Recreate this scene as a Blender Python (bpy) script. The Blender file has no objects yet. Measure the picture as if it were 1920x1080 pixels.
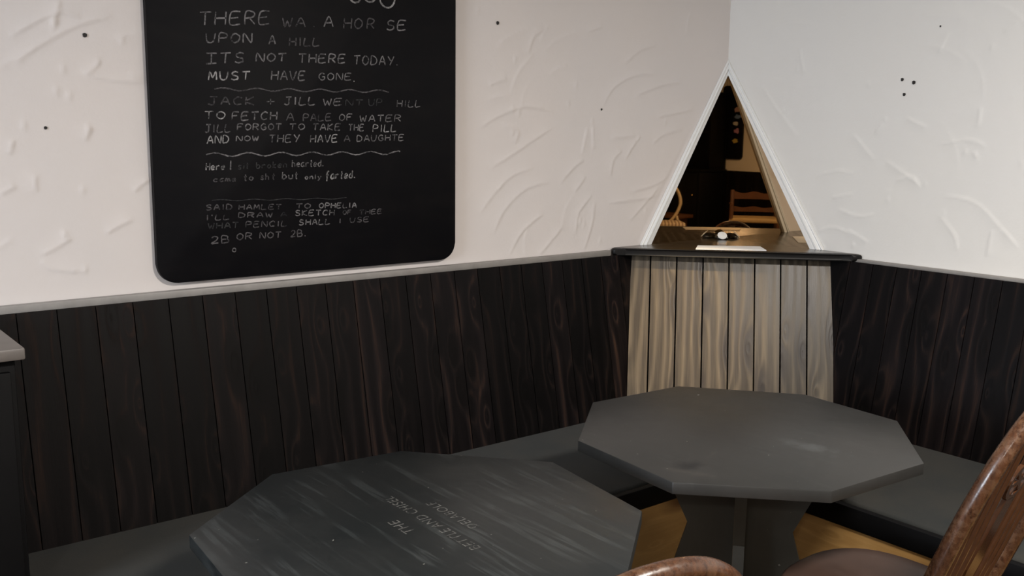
import bpy, bmesh, math, random
import numpy as np
from mathutils import Vector, Matrix
C = bpy.context.scene.collection
SC = bpy.context.scene
R = math.radians
PI = math.pi

# ------------------------------------------------------------------ camera
cam_d = bpy.data.cameras.new('camera')
cam_d.sensor_fit = 'HORIZONTAL'; cam_d.sensor_width = 36.0
cam_d.lens = 36.0 * 1839.39 / 1920.0
cam_d.clip_start = 0.02
cam = bpy.data.objects.new('camera', cam_d); C.objects.link(cam)
_r = Vector((0.78539557, -0.61888807, 0.01146112)); _u = Vector((0.09036829, 0.13295926, 0.98699311)); _f = Vector((0.61236212, 0.7741443, -0.16035347))
cam.matrix_world = Matrix(((_r.x, _u.x, -_f.x, -3.08496), (_r.y, _u.y, -_f.y, -2.55777), (_r.z, _u.z, -_f.z, 1.45), (0, 0, 0, 1)))
SC.camera = cam

# ------------------------------------------------------------------ world, exposure, lamps
w = bpy.data.worlds.new('world'); SC.world = w; w.use_nodes = True
w.node_tree.nodes['Background'].inputs[0].default_value = (0.45, 0.55, 0.75, 1)
w.node_tree.nodes['Background'].inputs[1].default_value = 0.05
vs = SC.view_settings
vs.view_transform = 'Standard'; vs.look = 'None'; vs.exposure = 0.0; vs.gamma = 1.0; vs.use_curve_mapping = False
SC.cycles.max_bounces = 10
SC.cycles.glossy_bounces = 6
SC.cycles.caustics_reflective = True
SC.cycles.use_denoising = True

def lamp(name, kind, loc, energy, col, size=0.2, target=None, **kw):
    d = bpy.data.lights.new(name, kind); d.energy = energy; d.color = col
    if kind == 'AREA':
        d.shape = kw.get('shape', 'DISK'); d.size = size
        if 'size_y' in kw: d.size_y = kw['size_y']
        if 'spread' in kw: d.spread = kw['spread']
    else:
        d.shadow_soft_size = size
    if kind == 'SPOT':
        d.spot_size = kw.get('angle', R(60)); d.spot_blend = kw.get('blend', 0.6)
    o = bpy.data.objects.new(name, d); C.objects.link(o); o.location = loc
    if target is not None:
        o.rotation_euler = (Vector(target) - Vector(loc)).to_track_quat('-Z', 'Y').to_euler()
    return o
CEIL = 2.45
MAIN = (-1.6, -2.7, CEIL - 0.075)      # round ceiling light between the tables and the camera
FILL = (-4.6, -3.6, CEIL - 0.075)        # dimmer fill lamp, added out of view towards the far end of the room
SPOT = (-1.0, -1.0, CEIL - 0.06)       # small downlight over the corner shelf
lamp('ceiling_lamp_light', 'AREA', (MAIN[0], MAIN[1], MAIN[2] - 0.012), 95, (1.0, 0.93, 0.85), 0.34, (MAIN[0], MAIN[1], 0))
lamp('ceiling_lamp_light', 'AREA', (FILL[0], FILL[1], FILL[2] - 0.012), 45, (1.0, 0.9, 0.8), 0.34, (FILL[0], FILL[1], 0))  # added fill light, not a known ceiling lamp
lamp('downlight_light', 'SPOT', (SPOT[0], SPOT[1], SPOT[2] - 0.03), 190, (1.0, 0.76, 0.46), 0.03, (-0.45, -0.27, 0.74), angle=R(23), blend=1.0)
lamp('window_daylight', 'AREA', (-6.2, -1.5, 1.6), 105, (0.82, 0.90, 1.0), 1.3, (0, -1.2, 1.2), shape='RECTANGLE', size_y=1.1)

# ------------------------------------------------------------------ helpers
def tag(o, label=None, cat=None, group=None, kind=None):
    if label: o['label'] = label
    if cat: o['category'] = cat
    if group: o['group'] = group
    if kind: o['kind'] = kind
    return o
def thing(name, label, cat, loc=(0, 0, 0), rotz=0.0, group=None):
    o = bpy.data.objects.new(name, None); C.objects.link(o); o.empty_display_size = 0.1
    o.location = loc; o.rotation_euler = (0, 0, rotz)
    return tag(o, label, cat, group)
def obj(name, bm, mat, parent=None, smooth=True, sharp=35):
    me = bpy.data.meshes.new(name)
    bmesh.ops.recalc_face_normals(bm, faces=bm.faces)
    bm.to_mesh(me); bm.free()
    for m in (mat if isinstance(mat, (list, tuple)) else [mat]): me.materials.append(m)
    if smooth:
        for p in me.polygons: p.use_smooth = True
        try: me.set_sharp_from_angle(angle=R(sharp))
        except Exception: pass
    o = bpy.data.objects.new(name, me); C.objects.link(o)
    if parent is not None: o.parent = parent
    return o
def box(bm, x0, x1, y0, y1, z0, z1, bev=0.0, seg=2):
    r = bmesh.ops.create_cube(bm, size=1.0)
    vs_ = r['verts']
    for v in vs_:
        v.co = Vector((x0 + (v.co.x + .5) * (x1 - x0), y0 + (v.co.y + .5) * (y1 - y0), z0 + (v.co.z + .5) * (z1 - z0)))
    if bev > 0:
        es = list({e for v in vs_ for e in v.link_edges})
        bmesh.ops.bevel(bm, geom=es, offset=bev, segments=seg, affect='EDGES', profile=0.5)
def prism(bm, pts, z0, z1, bev=0.0, seg=2):
    a = [bm.verts.new((p[0], p[1], z0)) for p in pts]; b = [bm.verts.new((p[0], p[1], z1)) for p in pts]
    n = len(pts)
    bm.faces.new(a[::-1]); top = bm.faces.new(b)
    for i in range(n): bm.faces.new((a[i], a[(i + 1) % n], b[(i + 1) % n], b[i]))
    if bev > 0:
        es = [e for e in bm.edges if all(v in b for v in e.verts)] + [e for e in bm.edges if all(v in a for v in e.verts)] + [e for e in bm.edges if (e.verts[0] in a) != (e.verts[1] in a)]
        bmesh.ops.bevel(bm, geom=list(set(es)), offset=bev, segments=seg, affect='EDGES', profile=0.5)
def tube(bm, pts, rad, n=10, caps=True, flat=None):
    """round bar along a polyline; rad a number or list; flat=(axis vector, factor) squashes the section"""
    pts = [Vector(p) for p in pts]; m = len(pts)
    rad = rad if isinstance(rad, (list, tuple)) else [rad] * m
    t0 = (pts[1] - pts[0]).normalized()
    ref = Vector((0, 0, 1)) if abs(t0.z) < .9 else Vector((1, 0, 0))
    nrm = (ref - t0 * ref.dot(t0)).normalized(); rings = []
    for i in range(m):
        t = ((pts[min(i + 1, m - 1)] - pts[max(i - 1, 0)])).normalized()
        nrm = (nrm - t * nrm.dot(t)).normalized(); bi = t.cross(nrm)
        ring = []
        for k in range(n):
            a = 2 * PI * k / n
            d = nrm * math.cos(a) * rad[i] + bi * math.sin(a) * rad[i]
            if flat is not None:
                ax = Vector(flat[0]).normalized(); d = d + ax * (d.dot(ax) * (flat[1] - 1))
            ring.append(bm.verts.new(pts[i] + d))
        rings.append(ring)
    for i in range(m - 1):
        for k in range(n):
            bm.faces.new((rings[i][k], rings[i][(k + 1) % n], rings[i + 1][(k + 1) % n], rings[i + 1][k]))
    if caps:
        bm.faces.new(rings[0][::-1]); bm.faces.new(rings[-1])
def lathe(bm, prof, n=24, center=(0, 0, 0)):
    rings = []
    for r_, z in prof:
        rings.append([bm.verts.new((center[0] + r_ * math.cos(2 * PI * k / n), center[1] + r_ * math.sin(2 * PI * k / n), center[2] + z)) for k in range(n)])
    for a, b in zip(rings[:-1], rings[1:]):
        for k in range(n): bm.faces.new((a[k], a[(k + 1) % n], b[(k + 1) % n], b[k]))
    bm.faces.new(rings[0][::-1]); bm.faces.new(rings[-1])

# ------------------------------------------------------------------ materials
class M:
    def __init__(s, name):
        s.m = bpy.data.materials.new(name); s.m.use_nodes = True
        s.n = s.m.node_tree.nodes; s.l = s.m.node_tree.links
        s.b = s.n['Principled BSDF']
    def node(s, t, **kw):
        x = s.n.new(t)
        for k, v in kw.items():
            if hasattr(x, k) and k not in ('Scale',): setattr(x, k, v)
            else: x.inputs[k].default_value = v
        return x
    def link(s, a, b): s.l.new(a, b)
    def coord(s, kind='Object', scale=(1, 1, 1), rot=(0, 0, 0), loc=(0, 0, 0)):
        tc = s.n.new('ShaderNodeTexCoord'); mp = s.n.new('ShaderNodeMapping')
        mp.inputs['Scale'].default_value = scale; mp.inputs['Rotation'].default_value = rot; mp.inputs['Location'].default_value = loc
        s.l.new(tc.outputs[kind], mp.inputs[0]); return mp.outputs[0]
    def noise(s, vec, scale, detail=4, rough=.55, dist=0.0):
        x = s.n.new('ShaderNodeTexNoise'); x.inputs['Scale'].default_value = scale; x.inputs['Detail'].default_value = detail
        x.inputs['Roughness'].default_value = rough; x.inputs['Distortion'].default_value = dist
        if vec is not None: s.l.new(vec, x.inputs['Vector'])
        return x.outputs['Fac']
    def ramp(s, fac, stops, interp='LINEAR'):
        x = s.n.new('ShaderNodeValToRGB'); e = x.color_ramp.elements; x.color_ramp.interpolation = interp
        while len(e) > len(stops): e.remove(e[-1])
        while len(e) < len(stops): e.new(1.0)
        for el, (p, c) in zip(e, stops):
            el.position = p; el.color = (c[0], c[1], c[2], 1) if isinstance(c, (tuple, list)) else (c, c, c, 1)
        s.l.new(fac, x.inputs[0]); return x.outputs[0]
    def mix(s, fac, a, b, mode='MIX'):
        x = s.n.new('ShaderNodeMix'); x.data_type = 'RGBA'; x.blend_type = mode
        for val, sock in ((fac, x.inputs[0]), (a, x.inputs[6]), (b, x.inputs[7])):
            if hasattr(val, 'links'): s.l.new(val, sock)
            elif isinstance(val, (int, float)): sock.default_value = val
            else: sock.default_value = (val[0], val[1], val[2], 1)
        return x.outputs[2]
    def math(s, op, a, b=None, c=None, clamp=False):
        x = s.n.new('ShaderNodeMath'); x.operation = op; x.use_clamp = clamp
        for i, v in enumerate((a, b, c)):
            if v is None: continue
            if hasattr(v, 'links'): s.l.new(v, x.inputs[i])
            else: x.inputs[i].default_value = v
        return x.outputs[0]
    def bump(s, h, strength=.3, dist=.002):
        x = s.n.new('ShaderNodeBump'); x.inputs['Strength'].default_value = strength; x.inputs['Distance'].default_value = dist
        s.l.new(h, x.inputs['Height']); s.l.new(x.outputs[0], s.b.inputs['Normal']); return x
    def set(s, col=None, rough=None, metal=None, spec=None, coat=None):
        for v, k in ((col, 'Base Color'), (rough, 'Roughness'), (metal, 'Metallic'), (spec, 'Specular IOR Level'), (coat, 'Coat Weight')):
            if v is None: continue
            if hasattr(v, 'links'): s.l.new(v, s.b.inputs[k])
            elif isinstance(v, (int, float)): s.b.inputs[k].default_value = v
            else: s.b.inputs[k].default_value = (v[0], v[1], v[2], 1)
        return s.m
def simple(name, col, rough=.5, metal=0.0, spec=.5, var=.12, scale=30):
    m = M(name); f = m.noise(m.coord(), scale, 3)
    c2 = tuple(x * (1 - var) for x in col); c1 = tuple(min(1, x * (1 + var)) for x in col)
    return m.set(m.mix(f, c2, c1), rough, metal, spec)
def emis(name, col, strength):
    m = M(name); m.b.inputs['Emission Color'].default_value = (*col, 1); m.b.inputs['Emission Strength'].default_value = strength
    return m.set(col, .4)
def wood(name, dark, mid, light, rough=(.35, .6), knots=True, grain=1.0, tintamt=.35, knotcol=None, spec=.4, ringfreq=55.0, ring_amt=.6, weather=None):
    """boards: UV is metres (across, along) with a random offset per board; attribute 'tint' differs per board"""
    m = M(name)
    uv = m.n.new('ShaderNodeUVMap')
    sep = m.n.new('ShaderNodeSeparateXYZ'); m.link(uv.outputs[0], sep.inputs[0])
    def vec(sx, sy):
        c = m.n.new('ShaderNodeCombineXYZ')
        m.link(m.math('MULTIPLY', sep.outputs[0], sx), c.inputs[0]); m.link(m.math('MULTIPLY', sep.outputs[1], sy), c.inputs[1]); return c.outputs[0]
    warp = m.noise(vec(7, .75), 1.0, 2, .5)
    ph = m.math('MULTIPLY_ADD', warp, 7.0 * grain, m.math('MULTIPLY', sep.outputs[0], ringfreq))
    if knots:
        v = m.n.new('ShaderNodeTexVoronoi'); v.voronoi_dimensions = '2D'; v.inputs['Scale'].default_value = 1.0; v.inputs['Randomness'].default_value = 1.0
        m.link(vec(11, 3.6), v.inputs['Vector'])
        kd = v.outputs['Distance']
        pull = m.math('MULTIPLY', m.math('POWER', m.math('SUBTRACT', 1.0, m.math('MINIMUM', kd, 1.0)), 5.0), 4.0)
        ph = m.math('ADD', ph, pull)
        cs = m.n.new('ShaderNodeSeparateColor'); m.link(v.outputs['Color'], cs.inputs[0])
        has = m.math('GREATER_THAN', cs.outputs[0], .55)
        km = m.math('MULTIPLY', m.ramp(m.math('ADD', kd, m.math('MULTIPLY', m.math('SUBTRACT', warp, .5), .25)), [(.09, 1.0), (.20, .65), (.42, 0.0)]), has)
    ring = m.math('MULTIPLY_ADD', m.math('SINE', m.math('MULTIPLY', ph, 2 * PI * .5)), .5, .5)
    ring = m.math('POWER', ring, 2.2)
    fine = m.noise(vec(420, 7), 1.0, 3, .6)
    med = m.noise(vec(60, 2.2), 1.0, 4, .6)
    f = m.math('ADD', m.math('MULTIPLY', ring, ring_amt), m.math('MULTIPLY', m.math('SUBTRACT', fine, .5), .55))
    f = m.math('ADD', f, m.math('MULTIPLY', m.math('SUBTRACT', med, .45), .9), None, True)
    col = m.ramp(f, [(0.0, dark), (.45, mid), (1.0, light)])
    if knots: col = m.mix(m.math('MULTIPLY', km, .9), col, knotcol or tuple(x * .35 for x in dark))
    at = m.n.new('ShaderNodeAttribute'); at.attribute_name = 'tint'
    col = m.mix(1.0, col, m.ramp(at.outputs['Fac'], [(0, 1 - tintamt), (1, 1 + tintamt)]), 'MULTIPLY')
    if weather:
        big = m.noise(vec(14, 2.5), 1.0, 4, .6)
        col = m.mix(m.ramp(big, [(.35, 0.0), (.75, weather[1])]), col, weather[0])
    rr = m.ramp(f, [(0, rough[0]), (1, rough[1])])
    m.bump(m.math('ADD', m.math('MULTIPLY', fine, .5), m.math('MULTIPLY', ring, .5)), .35, .0012)
    return m.set(col, rr, 0, spec)
MAT = {}
def plaster(name, base, warm):
    m = M(name); co = m.coord()
    big = m.noise(co, 1.7, 3, .5); med = m.noise(co, 9, 4, .6); fin = m.noise(co, 130, 3, .6)
    col = m.mix(m.ramp(big, [(.35, 0), (.7, 1)]), base, warm)
    col = m.mix(m.math('MULTIPLY', m.math('SUBTRACT', med, .5), .35, None, True), col, tuple(x * .93 for x in base))
    m.bump(m.math('ADD', m.math('MULTIPLY', med, .55), m.math('MULTIPLY', fin, .14)), .45, .004)
    return m.set(col, .62, 0, .35)
MAT['plaster_left'] = plaster('plaster_left', (.69, .65, .635), (.72, .665, .635))
MAT['plaster_right'] = plaster('plaster_right', (.72, .705, .68), (.735, .715, .68))
MAT['plaster_far'] = plaster('plaster_far', (.72, .69, .62), (.72, .68, .6))
MAT['ceiling'] = simple('ceiling', (.74, .71, .66), .8, var=.03, scale=6)
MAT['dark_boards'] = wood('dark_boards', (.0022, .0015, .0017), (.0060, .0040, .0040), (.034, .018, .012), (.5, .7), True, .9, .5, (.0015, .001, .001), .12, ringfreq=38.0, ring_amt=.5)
MAT['pale_boards'] = wood('pale_boards', (.040, .030, .0185), (.118, .092, .059), (.34, .27, .17), (.34, .5), True, .8, .16, (.014, .010, .009), .3, ringfreq=58.0, ring_amt=.34, weather=((.062, .049, .040), .45))
MAT['worn_edge'] = simple('worn_edge', (.045, .030, .021), .6, spec=.2, var=.5, scale=14)
MAT['pine'] = wood('pine', (.40, .23, .08), (.50, .30, .11), (.58, .37, .15), (.45, .6), True, .5, .06, (.12, .05, .02), .3, ringfreq=30.0, ring_amt=.22)
MAT['floor_wood'] = wood('floor_wood', (.05, .026, .012), (.10, .055, .025), (.16, .09, .04), (.35, .5), False, .8, .3)
MAT['white_gloss'] = simple('white_gloss', (.78, .78, .77), .3, var=.02, scale=40)
MAT['rail_grey'] = simple('rail_grey', (.26, .245, .23), .5, var=.25, scale=25)
MAT['shelf_top'] = wood('shelf_top', (.02, .014, .008), (.045, .032, .018), (.08, .058, .034), (.16, .26), False, .8, .1)
MAT['black_shelf'] = simple('black_shelf', (.006, .0055, .0055), .45, spec=.25, var=.3, scale=40)
MAT['black_paint'] = simple('black_paint', (.003, .003, .0035), .6, spec=.15, var=.2, scale=20)
MAT['black_gloss'] = simple('black_gloss', (.006, .006, .006), .15, var=.2)
MAT['brass'] = simple('brass', (.6, .42, .16), .25, 1.0, var=.1)
MAT['card'] = simple('card', (.85, .86, .87), .55, var=.02, scale=20)
MAT['nail_dark'] = simple('nail_dark', (.015, .013, .012), .7)

# ---- measured data: chalk words (text, x0, z0, x1, z1, height, strength) and trowel marks in the plaster
CHALK = [('THERE', -2.112, 1.703, -1.92, 1.72, 0.033, 2),
 ('WA', -1.883, 1.715, -1.815, 1.72, 0.024, 1),
 ('.', -1.791, 1.722, -1.786, 1.722, 0.011, 1),
 ('A', -1.758, 1.724, -1.73, 1.726, 0.028, 2),
 ('HO', -1.697, 1.724, -1.637, 1.727, 0.028, 1),
 ('R', -1.621, 1.728, -1.597, 1.73, 0.027, 1),
 ('SE', -1.557, 1.729, -1.49, 1.734, 0.027, 2),
 ('UPON', -2.097, 1.66, -1.972, 1.668, 0.024, 2),
 ('A', -1.923, 1.666, -1.905, 1.668, 0.023, 2),
 ('HILL', -1.864, 1.666, -1.773, 1.671, 0.022, 1),
 ('1TS', -2.099, 1.607, -1.994, 1.615, 0.026, 2),
 ('NOT', -1.961, 1.62, -1.875, 1.624, 0.021, 2),
 ('THERE', -1.837, 1.623, -1.693, 1.629, 0.023, 2),
 ('TODAY.', -1.666, 1.626, -1.517, 1.63, 0.025, 2),
 ('MUST', -2.094, 1.566, -1.981, 1.571, 0.021, 3),
 ('HAVE', -1.919, 1.573, -1.819, 1.576, 0.024, 2),
 ('GONE', -1.778, 1.578, -1.675, 1.582, 0.019, 2),
 ('.', -1.669, 1.578, -1.662, 1.578, 0.013, 4),
 ('~', -2.079, 1.543, -1.55, 1.554, 0.004, 1),
 ('JACK', -2.098, 1.502, -1.97, 1.505, 0.021, 1),
 ('+', -1.936, 1.505, -1.911, 1.506, 0.019, 2),
 ('JILL', -1.883, 1.507, -1.79, 1.51, 0.021, 2),
 ('WE', -1.765, 1.509, -1.706, 1.511, 0.018, 2),
 ('NT', -1.694, 1.51, -1.638, 1.511, 0.016, 0),
 ('UP', -1.619, 1.511, -1.574, 1.512, 0.019, 0),
 ('HILL', -1.523, 1.51, -1.44, 1.512, 0.019, 2),
 ('TO', -2.108, 1.466, -2.053, 1.467, 0.019, 3),
 ('FETCH', -2.034, 1.464, -1.906, 1.467, 0.021, 2),
 ('A', -1.878, 1.465, -1.856, 1.465, 0.02, 1),
 ('PALE', -1.828, 1.464, -1.741, 1.467, 0.019, 1),
 ('OF', -1.715, 1.467, -1.674, 1.468, 0.018, 2),
 ('WATER', -1.649, 1.465, -1.51, 1.468, 0.018, 2),
 ('JILL', -2.109, 1.431, -2.039, 1.433, 0.02, 2),
 ('FORGOT', -2.02, 1.438, -1.894, 1.44, 0.016, 2),
 ('TO', -1.869, 1.44, -1.824, 1.441, 0.016, 2),
 ('TAKE', -1.799, 1.439, -1.712, 1.44, 0.018, 2),
 ('THE', -1.686, 1.439, -1.636, 1.439, 0.018, 2),
 ('PILL', -1.606, 1.436, -1.526, 1.438, 0.02, 3),
 ('AND', -2.104, 1.402, -2.045, 1.404, 0.02, 3),
 ('NOW', -2.024, 1.409, -1.962, 1.41, 0.013, 2),
 ('THEY', -1.93, 1.405, -1.841, 1.407, 0.02, 2),
 ('HAVE', -1.807, 1.405, -1.723, 1.407, 0.02, 3),
 ('A', -1.701, 1.408, -1.682, 1.408, 0.017, 1),
 ('DAUGHTE', -1.659, 1.408, -1.5, 1.412, 0.017, 2),
 ('~', -2.108, 1.373, -1.513, 1.375, 0.005, 2),
 ('Here', -2.11, 1.333, -2.059, 1.334, 0.018, 3),
 ('I', -2.046, 1.333, -2.04, 1.333, 0.024, 2),
 ('sit', -2.022, 1.334, -1.992, 1.335, 0.017, 0),
 ('broken', -1.97, 1.335, -1.88, 1.337, 0.017, 0),
 ('hearted.', -1.865, 1.338, -1.767, 1.338, 0.019, 2),
 ('came', -2.091, 1.302, -2.028, 1.302, 0.013, 1),
 ('to', -2.007, 1.303, -1.979, 1.304, 0.017, 1),
 ('sh', -1.959, 1.305, -1.934, 1.304, 0.017, 1),
 ('t', -1.925, 1.304, -1.917, 1.305, 0.017, 1),
 ('but', -1.895, 1.305, -1.848, 1.305, 0.02, 2),
 ('only', -1.827, 1.303, -1.776, 1.303, 0.013, 2),
 ('farted.', -1.762, 1.302, -1.666, 1.303, 0.022, 3),
 ('~', -2.097, 1.253, -1.695, 1.245, 0.002, 0),
 ('SAID', -2.114, 1.228, -2.042, 1.227, 0.014, 1),
 ('HAMLET', -2.023, 1.226, -1.9, 1.222, 0.013, 1),
 ('TO', -1.855, 1.222, -1.811, 1.221, 0.013, 1),
 ('OPHELIA', -1.784, 1.22, -1.664, 1.217, 0.014, 2),
 ("I'LL", -2.115, 1.201, -2.051, 1.201, 0.014, 1),
 ('DRAW', -2.025, 1.204, -1.928, 1.201, 0.013, 1),
 ('A', -1.903, 1.201, -1.885, 1.202, 0.012, 0),
 ('SKETCH', -1.859, 1.202, -1.736, 1.198, 0.015, 2),
 ('OF', -1.708, 1.199, -1.682, 1.198, 0.012, 1),
 ('THEE', -1.654, 1.196, -1.578, 1.196, 0.013, 1),
 ('WHAT', -2.11, 1.178, -2.026, 1.177, 0.015, 0),
 ('PENCIL', -2.005, 1.177, -1.884, 1.174, 0.015, 1),
 ('SHALL', -1.848, 1.175, -1.75, 1.173, 0.015, 2),
 ('I', -1.722, 1.175, -1.714, 1.174, 0.012, 1),
 ('USE', -1.686, 1.174, -1.623, 1.174, 0.014, 1),
 ('2B', -2.103, 1.138, -2.054, 1.138, 0.019, 1),
 ('OR', -2.032, 1.144, -1.989, 1.144, 0.017, 1),
 ('NOT', -1.966, 1.144, -1.903, 1.143, 0.016, 1),
 ('2B.', -1.874, 1.143, -1.826, 1.142, 0.018, 1)]
STROKES_L = [[(-2.552, 1.646), (-2.505, 1.679), (-2.445, 1.708), (-2.397, 1.699)], [(-2.545, 1.586), (-2.509, 1.618), (-2.435, 1.666), (-2.373, 1.695), (-2.322, 1.709)], [(-2.459, 1.664), (-2.447, 1.714), (-2.44, 1.739)], [(-2.398, 1.567), (-2.369, 1.584), (-2.355, 1.61)], [(-2.392, 1.568), (-2.33, 1.557), (-2.252, 1.554)], [(-2.517, 1.287), (-2.52, 1.312), (-2.513, 1.325)], [(-2.57, 1.376), (-2.562, 1.411)], [(-2.599, 1.283), (-2.563, 1.301)], [(-2.521, 1.132), (-2.477, 1.153), (-2.445, 1.173)], [(-2.521, 1.119), (-2.493, 1.097), (-2.419, 1.085)], [(-2.363, 1.178), (-2.336, 1.194), (-2.296, 1.21)], [(-2.292, 1.28), (-2.25, 1.313)], [(-2.401, 1.407), (-2.387, 1.44)], [(-1.156, 1.323), (-1.068, 1.365), (-0.978, 1.414), (-0.897, 1.454)], [(-1.2, 1.451), (-1.114, 1.494), (-1.003, 1.522), (-0.887, 1.504)], [(-1.058, 1.4), (-1.047, 1.444), (-1.114, 1.465)], [(-1.198, 1.178), (-1.133, 1.245), (-1.067, 1.296), (-0.976, 1.32)], [(-1.143, 1.105), (-1.099, 1.182), (-1.01, 1.25), (-0.905, 1.271)], [(-1.075, 1.03), (-1.03, 1.099), (-0.973, 1.141), (-0.931, 1.163)], [(-0.947, 1.021), (-0.888, 1.072), (-0.84, 1.116)], [(-0.857, 1.264), (-0.797, 1.318), (-0.748, 1.345)], [(-0.787, 1.234), (-0.738, 1.289)], [(-0.777, 1.084), (-0.767, 1.159), (-0.705, 1.222)], [(-0.617, 1.286), (-0.606, 1.343), (-0.567, 1.377)], [(-0.622, 1.419), (-0.501, 1.429)], [(-0.547, 1.343), (-0.513, 1.39), (-0.474, 1.429)], [(-0.411, 1.4), (-0.347, 1.435), (-0.24, 1.454)], [(-0.665, 1.53), (-0.615, 1.596), (-0.511, 1.643), (-0.401, 1.651)], [(-0.508, 1.571), (-0.371, 1.614), (-0.256, 1.628)], [(-0.52, 1.226), (-0.381, 1.252), (-0.238, 1.319)], [(-0.515, 1.119), (-0.435, 1.184), (-0.366, 1.241)], [(-1.169, 1.586), (-1.094, 1.608)], [(-1.006, 1.694), (-0.985, 1.746), (-0.94, 1.775)], [(-0.749, 1.779), (-0.675, 1.802)], [(-0.738, 1.455), (-0.761, 1.363)], [(-0.714, 1.465), (-0.706, 1.381)], [(-0.566, 1.681), (-0.488, 1.732), (-0.406, 1.755)], [(-0.393, 1.497), (-0.19, 1.53)], [(-0.626, 1.191), (-0.491, 1.196), (-0.35, 1.211)], [(-0.738, 1.025), (-0.702, 1.118), (-0.692, 1.194)]]
STROKES_R = [[(-0.7, 1.359), (-0.761, 1.325), (-0.831, 1.284)], [(-0.653, 1.448), (-0.68, 1.484)], [(-0.885, 1.417), (-0.99, 1.432), (-1.042, 1.411)], [(-0.429, 1.293), (-0.516, 1.316), (-0.581, 1.309)], [(-0.501, 1.22), (-0.586, 1.24)], [(-0.526, 1.183), (-0.613, 1.161), (-0.674, 1.175)], [(-0.745, 1.289), (-0.801, 1.309), (-0.838, 1.267)], [(-0.917, 1.254), (-1.024, 1.235), (-1.115, 1.158), (-1.169, 1.105)], [(-0.904, 1.192), (-0.964, 1.128), (-0.977, 1.077)], [(-1.073, 1.07), (-1.082, 1.155)], [(-0.171, 1.622), (-0.237, 1.542), (-0.351, 1.426)], [(-0.329, 1.751), (-0.358, 1.655)], [(-0.574, 1.111), (-0.661, 1.072)], [(-1.061, 1.759), (-1.106, 1.787)], [(-0.183, 1.818), (-0.276, 1.849), (-0.391, 1.831)], [(-0.766, 1.502), (-0.844, 1.468)], [(-0.57, 1.447), (-0.66, 1.358)], [(-0.422, 1.078), (-0.509, 1.115), (-0.597, 1.094)], [(-0.89, 1.77), (-0.86, 1.705)], [(-1.015, 1.535), (-1.012, 1.469)]]
BUMPS_L = [(-2.458, 1.689), (-2.302, 1.655), (-2.443, 1.578), (-2.461, 1.527), (-2.432, 1.516), (-2.537, 1.444), (-2.393, 1.44), (-2.414, 1.29), (-2.463, 1.181), (-2.419, 1.092), (-1.213, 1.813), (-1.062, 1.671), (-1.07, 1.512), (-1.043, 1.501), (-0.827, 1.535), (-0.344, 1.484), (-0.759, 1.13), (-0.74, 1.12), (-0.714, 1.477), (-0.793, 1.599), (-1.069, 1.435), (-0.433, 1.154), (-0.661, 1.054)]
BUMPS_R = [(-0.274, 1.523), (-0.615, 1.616), (-0.72, 1.224), (-1.011, 1.386), (-0.976, 1.393), (-1.153, 1.365), (-0.6, 1.057), (-0.689, 1.493), (-0.922, 1.194), (-0.323, 1.676), (-1.032, 1.713), (-0.85, 1.285)]

def mirror_mat():
    m = M('bronze_mirror'); return m.set((.60, .47, .32), .012, 1.0)
MAT['mirror'] = mirror_mat()
def slate(name, a, b, vein, stains):
    m = M(name); co = m.coord()
    st = m.noise(m.coord(scale=(38, 2.2, 8)), 1.0, 5, .6, .35)
    st2 = m.noise(m.coord(scale=(90, 3.0, 8), loc=(3, 1, 0)), 1.0, 3, .55, .2)
    big = m.noise(co, 4.5, 4, .6); fin = m.noise(co, 220, 3, .6)
    col = m.mix(m.ramp(big, [(.35, 0), (.68, 1)]), a, b)
    vm = m.math('MULTIPLY', m.ramp(st, [(.53, 0), (.60, 1), (.66, .1)]), m.ramp(m.noise(co, 7, 3), [(.38, 0), (.58, 1)]))
    vm = m.math('ADD', m.math('MULTIPLY', vm, vein[1]), m.math('MULTIPLY', m.ramp(st2, [(.6, 0), (.72, 1)]), vein[1] * .35), None, True)
    col = m.mix(vm, col, vein[0])
    sp = m.math('GREATER_THAN', m.noise(co, 95, 1, .4), .815)
    col = m.mix(m.math('MULTIPLY', sp, .8), col, (.22, .22, .2))
    rough = m.ramp(big, [(.3, .36), (.7, .48)])
    for (cx, cy, rx, ry, rot, c, amt) in stains:      # scuffs and drink stains, where they lie on the slab
        mp = m.coord(scale=(1, 1, 1))
        v = m.n.new('ShaderNodeMapping'); v.vector_type = 'TEXTURE'
        v.inputs['Location'].default_value = (cx, cy, 0); v.inputs['Rotation'].default_value = (0, 0, rot); v.inputs['Scale'].default_value = (rx, ry, 1)
        m.link(mp, v.inputs[0])
        g = m.n.new('ShaderNodeVectorMath'); g.operation = 'LENGTH'; m.link(v.outputs[0], g.inputs[0])
        dist = m.math('ADD', g.outputs['Value'], m.math('MULTIPLY', m.math('SUBTRACT', m.noise(co, 26, 4, .65), .5), 1.3))
        msk = m.ramp(dist, [(.55, amt), (1.0, 0)])
        col = m.mix(msk, col, c)
    m.bump(m.math('ADD', m.math('MULTIPLY', st, .7), m.math('MULTIPLY', fin, .12)), .22 if vein[1] > .3 else .08, .0015)
    return m.set(col, rough, 0, .5)
MAT['slate_streaked'] = slate('slate_streaked', (.008, .0105, .0115), (.015, .0165, .0165), ((.05, .057, .058), .5), [])
MAT['slate_smooth'] = slate('slate_smooth', (.021, .021, .020), (.029, .028, .0265), ((.06, .06, .058), .12),
    [(-.31, -.085, .06, .055, .2, (.011, .011, .0115), .95), (-.345, -.115, .10, .022, -1.1, (.05, .045, .04), .55), (-.21, -.075, .06, .012, .4, (.055, .05, .046), .5), (.022, -.18, .05, .11, .15, (.062, .066, .067), .8), (-.09, -.10, .012, .10, .2, (.012, .012, .012), .5), (.16, .288, .007, .005, 0, (.6, .6, .58), 1)])
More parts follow.
